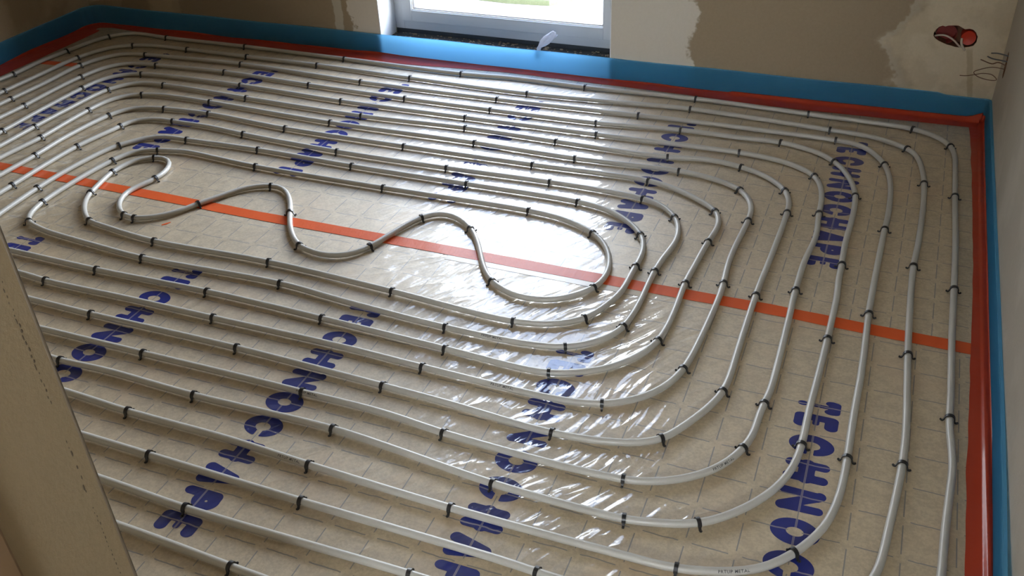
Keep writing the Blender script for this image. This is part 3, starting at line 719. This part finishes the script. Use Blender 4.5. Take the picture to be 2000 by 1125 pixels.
def rounded(a, b, corner, r=0.26, n=8):
    """quarter turn from a (moving along -y) to b (moving along +x or -x) through the corner point"""
    c = Vector(corner); a = Vector(a); b = Vector(b)
    da = (a - c).normalized(); db = (b - c).normalized()
    r = min(r, (a - c).length * 0.95, (b - c).length * 0.95)
    p0 = c + da * r; p1 = c + db * r; ctr = c + da * r + db * r
    out = []
    for k in range(n + 1):
        t = k / n * math.pi / 2
        out.append(ctr - db * r * math.cos(t) - da * r * math.sin(t))
    return [(q.x, q.y, 0) for q in out]
chain = []
def add_run(key, rev=False):
    r = [(x, y, c, key) for x, y, c in RUNS[key]]
    chain.extend(reversed(r) if rev else r)
def add_pts(l): chain.extend((x, y, 0, None) for x, y, c in l)
def left_turn(front_end, back_start, rev=False):
    """off to the left, outside the photo: front line goes on in -x, turns up into the line along the left wall"""
    c = (back_start[0], front_end[1])
    pts = rounded(back_start[:2], front_end[:2], c, 0.30)
    pts = pts if rev else pts[::-1]
    add_pts(pts)
add_pts([(0.50, -0.90, 0)] + rounded((0.50, -0.62), (0.3, -0.47), (0.50, -0.47), 0.12) + [(0.2, -0.47, 0), (-0.6, -0.472, 0), (-1.5, -0.47, 0)])
add_pts(rounded((-1.6, -0.47), (-2.545, 0.5), (-2.545, -0.47), 0.30))
add_pts([(-2.545, 0.4, 0), (-2.55, 1.0, 0)])
add_run(1)
add_pts([(1.262, -0.02, 0)] + rounded((1.25, 0.0), (0.5, -0.268), (1.245, -0.268), 0.24))
add_run('B')
left_turn(RUNS['B'][-1], RUNS[3][0])
for k in (3, 5, 7):
    add_run(k); left_turn(RUNS[k][-1], RUNS[k + 2][0])
add_run(9)
add_run(11)
add_run(10, True)
for k in (8, 6, 4):
    left_turn(RUNS[k][-1], RUNS[k + 2][0], True)
    add_run(k, True)
left_turn(RUNS['A'][-1], RUNS[4][0], True)
add_run('A', True)
add_pts(rounded((0.62, -0.178), (1.145, 0.02), (1.14, -0.178), 0.24))
add_run(2, True)
left_turn(RUNS['C'][-1], RUNS[2][0], True)
add_run('C', True)
add_pts([(0.40, -0.378, 0)] + rounded((0.45, -0.38), (0.62, -0.6), (0.62, -0.38), 0.14) + [(0.62, -0.90, 0)])
P = None
def dedupe(ch):
    out = []
    for q in ch:
        if out and math.hypot(q[0] - out[-1][0], q[1] - out[-1][1]) < 0.022:
            if q[2] and not out[-1][2]: out[-1] = q
            continue
        out.append(q)
    return out
chain = dedupe(chain)
clip_marks = [(x, y, k) for x, y, c, k in chain if c]
def spline(pts, step=0.012):
    pts = [np.array(p[:2], float) for p in pts]
    pts = [2 * pts[0] - pts[1]] + pts + [2 * pts[-1] - pts[-2]]
    out = []
    for i in range(1, len(pts) - 2):
        p0, p1, p2, p3 = pts[i - 1:i + 3]
        t0 = 0; t1 = t0 + np.linalg.norm(p1 - p0) ** 0.5; t2 = t1 + np.linalg.norm(p2 - p1) ** 0.5; t3 = t2 + np.linalg.norm(p3 - p2) ** 0.5
        n = max(2, int(np.linalg.norm(p2 - p1) / step))
        for k in range(n):
            t = t1 + (t2 - t1) * k / n
            A1 = (t1 - t) / (t1 - t0) * p0 + (t - t0) / (t1 - t0) * p1
            A2 = (t2 - t) / (t2 - t1) * p1 + (t - t1) / (t2 - t1) * p2
            A3 = (t3 - t) / (t3 - t2) * p2 + (t - t2) / (t3 - t2) * p3
            B1 = (t2 - t) / (t2 - t0) * A1 + (t - t0) / (t2 - t0) * A2
            B2 = (t3 - t) / (t3 - t1) * A2 + (t - t1) / (t3 - t1) * A3
            out.append((t2 - t) / (t2 - t1) * B1 + (t - t1) / (t2 - t1) * B2)
    out.append(pts[-2])
    return np.array(out)
raw = spline(chain)
ker = np.exp(-0.5 * (np.arange(-6, 7) / 2.6) ** 2); ker /= ker.sum()
pad = np.vstack([raw[:1].repeat(6, 0), raw, raw[-1:].repeat(6, 0)])
path = np.stack([np.convolve(pad[:, k], ker, 'valid') for k in (0, 1)], 1)
# keep every second point, all are ~2.4 cm apart
path = path[::2]
zlift = [PZ + 0.0012 * (0.5 + 0.5 * pnoise(Vector((float(x) * 2.1, float(y) * 2.1, 0.3)))) for x, y in path]
V, F = tube_data([Vector((float(x), float(y), z)) for (x, y), z in zip(path, zlift)], PR, 12)
pipe = from_data('heating_pipe', V, F, M['pipe'], smooth=True)
tag(pipe, 'long white plastic underfloor heating pipe coiled in a double spiral over the floor', 'heating pipe')

# printing along the pipe
def pipe_text(px, py, s, ang=48, size=0.0085):
    i = int(np.argmin(np.hypot(path[:, 0] - px, path[:, 1] - py)))
    cu = bpy.data.curves.new('t', 'FONT'); cu.body = s; cu.size = size; cu.space_character = 1.15; cu.offset = 0.0001
    cu.resolution_u = 2
    tmp = bpy.data.objects.new('t', cu); COL.objects.link(tmp)
    dg = bpy.context.evaluated_depsgraph_get()
    me = bpy.data.meshes.new_from_object(tmp.evaluated_get(dg))
    bpy.data.objects.remove(tmp); bpy.data.curves.remove(cu)
    # arc length table going towards +x
    d = 1 if path[min(i + 1, len(path) - 1), 0] > path[i - 1, 0] else -1
    L = [0.0]; idx = [i]
    while L[-1] < 0.4:
        a = idx[-1]; b = a + d; L.append(L[-1] + float(np.hypot(*(path[b] - path[a])))); idx.append(b)
    for v in me.vertices:
        u, w = v.co.x, v.co.y - size * 0.35
        k = max(0, min(len(L) - 2, int(np.searchsorted(L, u)) - 1))
        t = (u - L[k]) / (L[k + 1] - L[k])
        a, b = path[idx[k]], path[idx[k + 1]]
        p = a + (b - a) * t; tg = (b - a) / np.linalg.norm(b - a); nn = np.array([tg[1], -tg[0]])
        zc = zlift[idx[k]] + (zlift[idx[k + 1]] - zlift[idx[k]]) * t
        th = math.radians(ang) + w / PR
        rr = PR + 0.00025
        v.co = (p[0] + nn[0] * rr * math.cos(th), p[1] + nn[1] * rr * math.cos(th), zc + rr * math.sin(th))
    link_mesh('pipe_printing', me, M['pipe_ink'], pipe)
for px, py in ((0.145, 0.470), (0.262, 0.308), (-0.172, 0.134), (0.800, 0.195), (0.885, -0.050), (-0.100, -0.071)):
    pipe_text(px, py, 'PRTUP METAL')

# ------------------------------------------------------------------ clips
def clip_mesh():
    R0 = 0.0106
    prof = [(-0.0185, 0.0040), (-0.0160, 0.0014), (-0.0132, 0.0022), (-0.0112, 0.0060)]
    for k in range(13):
        a = math.radians(188 - k * 196 / 12)
        prof.append((R0 * math.cos(a), PZ + 0.0006 + R0 * math.sin(a)))
    prof += [(0.0112, 0.0060), (0.0132, 0.0022), (0.0160, 0.0014), (0.0185, 0.0040)]
    bm = bmesh.new(); rings = []
    n = len(prof)
    for i, (u, z) in enumerate(prof):
        a = Vector(prof[max(i - 1, 0)]); b = Vector(prof[min(i + 1, n - 1)]); d = (b - a).normalized(); nn = Vector((-d.y, d.x))
        hw = 0.0042 if 3 < i < n - 4 else 0.0026
        th = 0.0011 if 3 < i < n - 4 else 0.0014
        p = Vector((u, z)); o_ = p + nn * th; i_ = p - nn * th
        z0 = lambda v: max(v, 0.0004)
        rings.append([bm.verts.new((-hw, o_.x, z0(o_.y))), bm.verts.new((hw, o_.x, z0(o_.y))), bm.verts.new((hw, i_.x, z0(i_.y))), bm.verts.new((-hw, i_.x, z0(i_.y)))])
    for i in range(n - 1):
        for k in range(4): bm.faces.new((rings[i][k], rings[i][(k + 1) % 4], rings[i + 1][(k + 1) % 4], rings[i + 1][k]))
    bm.faces.new(rings[0][::-1]); bm.faces.new(rings[-1])
    for s in (-1, 1):
        bmesh.ops.create_icosphere(bm, subdivisions=2, radius=0.0026, matrix=Matrix.Translation((0, s * 0.0178, 0.0030)))
    bmesh.ops.recalc_face_normals(bm, faces=bm.faces)
    me = bpy.data.meshes.new('pipe_clip'); bm.to_mesh(me); bm.free(); me.materials.append(M['clip'])
    return me
ORD = ['zeroth', 'first', 'second', 'third', 'fourth', 'fifth', 'sixth', 'seventh', 'eighth', 'ninth', 'tenth', 'eleventh', 'twelfth', 'thirteenth', 'fourteenth', 'fifteenth']
FRONT = {10: 1, 9: 2, 8: 3, 7: 4, 6: 5, 5: 6, 4: 7, 3: 8, 'A': 9, 'B': 10, 'C': 11}
found = []
wavy0 = None
clips = []
random.seed(5)
order = 0
for x, y, key in clip_marks:
    i = int(np.argmin(np.hypot(path[:, 0] - x, path[:, 1] - y)))
    a, b = path[max(i - 1, 0)], path[min(i + 1, len(path) - 1)]
    t = (b - a) / np.linalg.norm(b - a)
    p = path[i] + t * float(np.dot(np.array([x, y]) - path[i], t))
    if key == 11 and (x < 0.15 and y < 1.07 and x > -1.47 and not (y > 1.12)):
        zone = 'wavy'; line = 0
    elif abs(t[1]) > abs(t[0]) * 1.0:
        zone = 'right' if x > 0 else 'left'; line = key if key != 11 or x < 0 else 11
    elif y > 0.86: zone = 'back'; line = key
    else: zone = 'front'; line = FRONT.get(key, 0)
    if key == 11 and zone == 'front': zone = 'wavy'; line = 0
    clips.append([zone, line, float(p[0]), float(p[1]), math.atan2(t[1], t[0]), order]); order += 1
groups = {}
for c in clips: groups.setdefault((c[0], c[1]), []).append(c)
cm = clip_mesh()
GN = {'back': 'pipe clips on the back stretch', 'right': 'pipe clips on the right hand stretch', 'left': 'pipe clips on the left hand stretch', 'front': 'pipe clips on the front stretch', 'wavy': 'pipe clips on the wavy middle loop'}
proto = None
for (zone, line), cl in groups.items():
    if zone in ('back', 'front'): cl.sort(key=lambda c: c[2])
    elif zone in ('right', 'left'): cl.sort(key=lambda c: -c[3])
    else: cl.sort(key=lambda c: -c[5])
    for k, c in enumerate(cl):
        if proto is None:
            proto = bpy.data.objects.new('pipe_clip', cm); o = proto
        else: o = proto.copy()
        COL.objects.link(o)
        o.location = (c[2], c[3], 0.0003)
        o.rotation_euler = (random.uniform(-0.05, 0.05), 0, c[4] + random.uniform(-0.10, 0.10))
        if zone == 'back': lb = 'black clip, %s from left, on the %s pipe line from the window wall' % (ORD[k + 1], ORD[line])
        elif zone == 'front': lb = 'black clip, %s from left, on the %s pipe line in front of the tape' % (ORD[k + 1], ORD[line])
        elif zone == 'right': lb = 'black clip, %s from far end, on the %s pipe line from right wall' % (ORD[k + 1], ORD[line])
        elif zone == 'left': lb = 'black clip, %s from far end, on the %s pipe line from left wall' % (ORD[k + 1], ORD[line])
        else: lb = 'black clip, %s counted from the left tip, on the wavy middle pipe' % (ORD[k + 1] if k + 1 < len(ORD) else 'last')
        tag(o, lb, 'pipe clip', GN[zone])
print('clips', len(clips), {k: len(v) for k, v in groups.items()})

# ------------------------------------------------------------------ small things at the walls
# transparent scrap of film caught behind the foam strip
pts = [(-0.350, 2.270, 0.070, 0.014), (-0.347, 2.272, 0.092, 0.015), (-0.342, 2.278, 0.104, 0.013), (-0.332, 2.286, 0.116, 0.024), (-0.318, 2.292, 0.129, 0.028), (-0.303, 2.297, 0.142, 0.027), (-0.290, 2.300, 0.153, 0.024), (-0.281, 2.302, 0.160, 0.019)]
V, F = [], []
KK = 6
for i, (x, y, z, w) in enumerate(pts):
    for k in range(KK):
        s = k / (KK - 1) - 0.5
        V.append((x + s * w * 0.9, y + 0.006 * math.sin(s * 9 + i * 1.3), z - s * w * 0.9 + 0.002 * math.sin(i * 2.1 + k * 2)))
for i in range(len(pts) - 1):
    for k in range(KK - 1): F.append((i * KK + k, i * KK + k + 1, (i + 1) * KK + k + 1, (i + 1) * KK + k))
sc = from_data('plastic_scrap', V, F, M['scrap'], smooth=True)
md = sc.modifiers.new('thick', 'SOLIDIFY'); md.thickness = 0.0006
tag(sc, 'crumpled clear plastic scrap sticking up behind the blue strip under the window', 'plastic scrap')

# two flush boxes set in the ragged hole of the back wall
def cup(name, cx, cz, r, y0, depth, mat, closed, parent=None, squash=1.0):
    bm = bmesh.new(); n = 28
    rings = []
    prof = [(r * 1.0, y0), (r * 0.93, y0)] if not closed else [(r, y0 + 0.004), (r * 0.94, y0)]
    if closed: prof += [(r * 0.5, y0 + 0.002), (r * 0.04, y0 + 0.003)]; prof = [(r, y0 + depth)] + prof
    else: prof = [(r, y0 + depth)] + prof + [(r * 0.92, y0 + depth - 0.003), (r * 0.04, y0 + depth - 0.003)]
    for rr, yy in prof:
        rings.append([bm.verts.new((cx + rr * math.cos(2 * math.pi * k / n), yy, cz + rr * squash * math.sin(2 * math.pi * k / n))) for k in range(n)])
    for a, b in zip(rings, rings[1:]):
        for k in range(n): bm.faces.new((a[k], a[(k + 1) % n], b[(k + 1) % n], b[k]))
    bm.faces.new(rings[-1]); bm.faces.new(rings[0][::-1])
    return from_bm(name, bm, mat, parent, smooth=False)
b1 = cup('socket_box', 1.182, 0.301, 0.034, YB + 0.014, 0.040, M['red_dark'], False)
tag(b1, 'open maroon flush box deep in the wall hole, left of the bright red one', 'socket box', 'flush boxes in the wall hole')
b2 = cup('socket_box', 1.2535, 0.297, 0.0245, YB - 0.001, 0.052, M['red_plastic'], True, squash=1.05)
tag(b2, 'bright red closed flush box at the right of the ragged wall hole', 'socket box', 'flush boxes in the wall hole')
def cable(name, pts, r, mat, label, cat='cable'):
    raw_ = [Vector(p) for p in pts]
    out = []
    pp = [raw_[0] * 2 - raw_[1]] + raw_ + [raw_[-1] * 2 - raw_[-2]]
    for i in range(1, len(pp) - 2):
        for k in range(8):
            t = k / 8
            p0, p1, p2, p3 = pp[i - 1:i + 3]
            out.append(0.5 * ((2 * p1) + (p2 - p0) * t + (2 * p0 - 5 * p1 + 4 * p2 - p3) * t * t + (3 * p1 - p0 - 3 * p2 + p3) * t ** 3))
    out.append(raw_[-1])
    V, F = tube_data(out, r, 10)
    o = from_data(name, V, F, mat, smooth=True)
    return tag(o, label, cat)
cable('cable', [(1.146, YB + 0.020, 0.289), (1.160, YB + 0.004, 0.2985), (1.176, YB - 0.006, 0.302), (1.195, YB - 0.011, 0.297), (1.212, YB - 0.012, 0.286), (1.226, YB - 0.008, 0.272), (1.236, YB + 0.004, 0.262), (1.238, YB + 0.02, 0.256)], 0.0032, M['cable'],
      'white cable curving out of the ragged wall hole')
cable('cable', [(1.236, YB + 0.02, 0.300), (1.233, YB + 0.002, 0.293), (1.234, YB - 0.004, 0.280), (1.240, YB - 0.006, 0.268), (1.247, YB - 0.002, 0.258), (1.250, YB + 0.006, 0.250)], 0.0042, M['cable'],
      'short pale cable stub hanging beside the bright red box in the wall')
WXX = XR + 0.01
cable('wire', [(WXX, 2.140, 0.288), (1.365, 2.150, 0.290), (1.345, 2.165, 0.288), (1.328, 2.175, 0.283)], 0.0022, M['wire_grey'], 'short grey wire poking out of the right wall slot, topmost', 'wire')
cable('wire', [(WXX, 2.140, 0.270), (1.360, 2.150, 0.270), (1.335, 2.165, 0.268), (1.318, 2.172, 0.272)], 0.0022, M['wire_grey'], 'grey wire bent out of the right wall slot, just under the topmost', 'wire')
cable('wire', [(WXX, 2.135, 0.255), (1.355, 2.150, 0.262), (1.335, 2.160, 0.252), (1.300, 2.175, 0.258)], 0.0018, M['wire_brown'], 'dark wire end pointing left from the middle of the wall slot', 'wire')
cable('wire', [(WXX, 2.135, 0.245), (1.340, 2.160, 0.240), (1.300, 2.180, 0.218), (1.290, 2.185, 0.205), (1.310, 2.180, 0.193), (1.345, 2.165, 0.192), (1.362, 2.155, 0.200), (1.345, 2.165, 0.212), (1.318, 2.175, 0.210), (1.297, 2.185, 0.200), (1.270, 2.20, 0.187), (1.250, 2.21, 0.182)], 0.0013, M['wire_brown'],
      'thin brown wire looped in a ring below the right wall slot', 'wire')
for c in edge.children:
    c['label'] = 'blue foam band' if c.name.startswith('foam') else 'red film skirt'
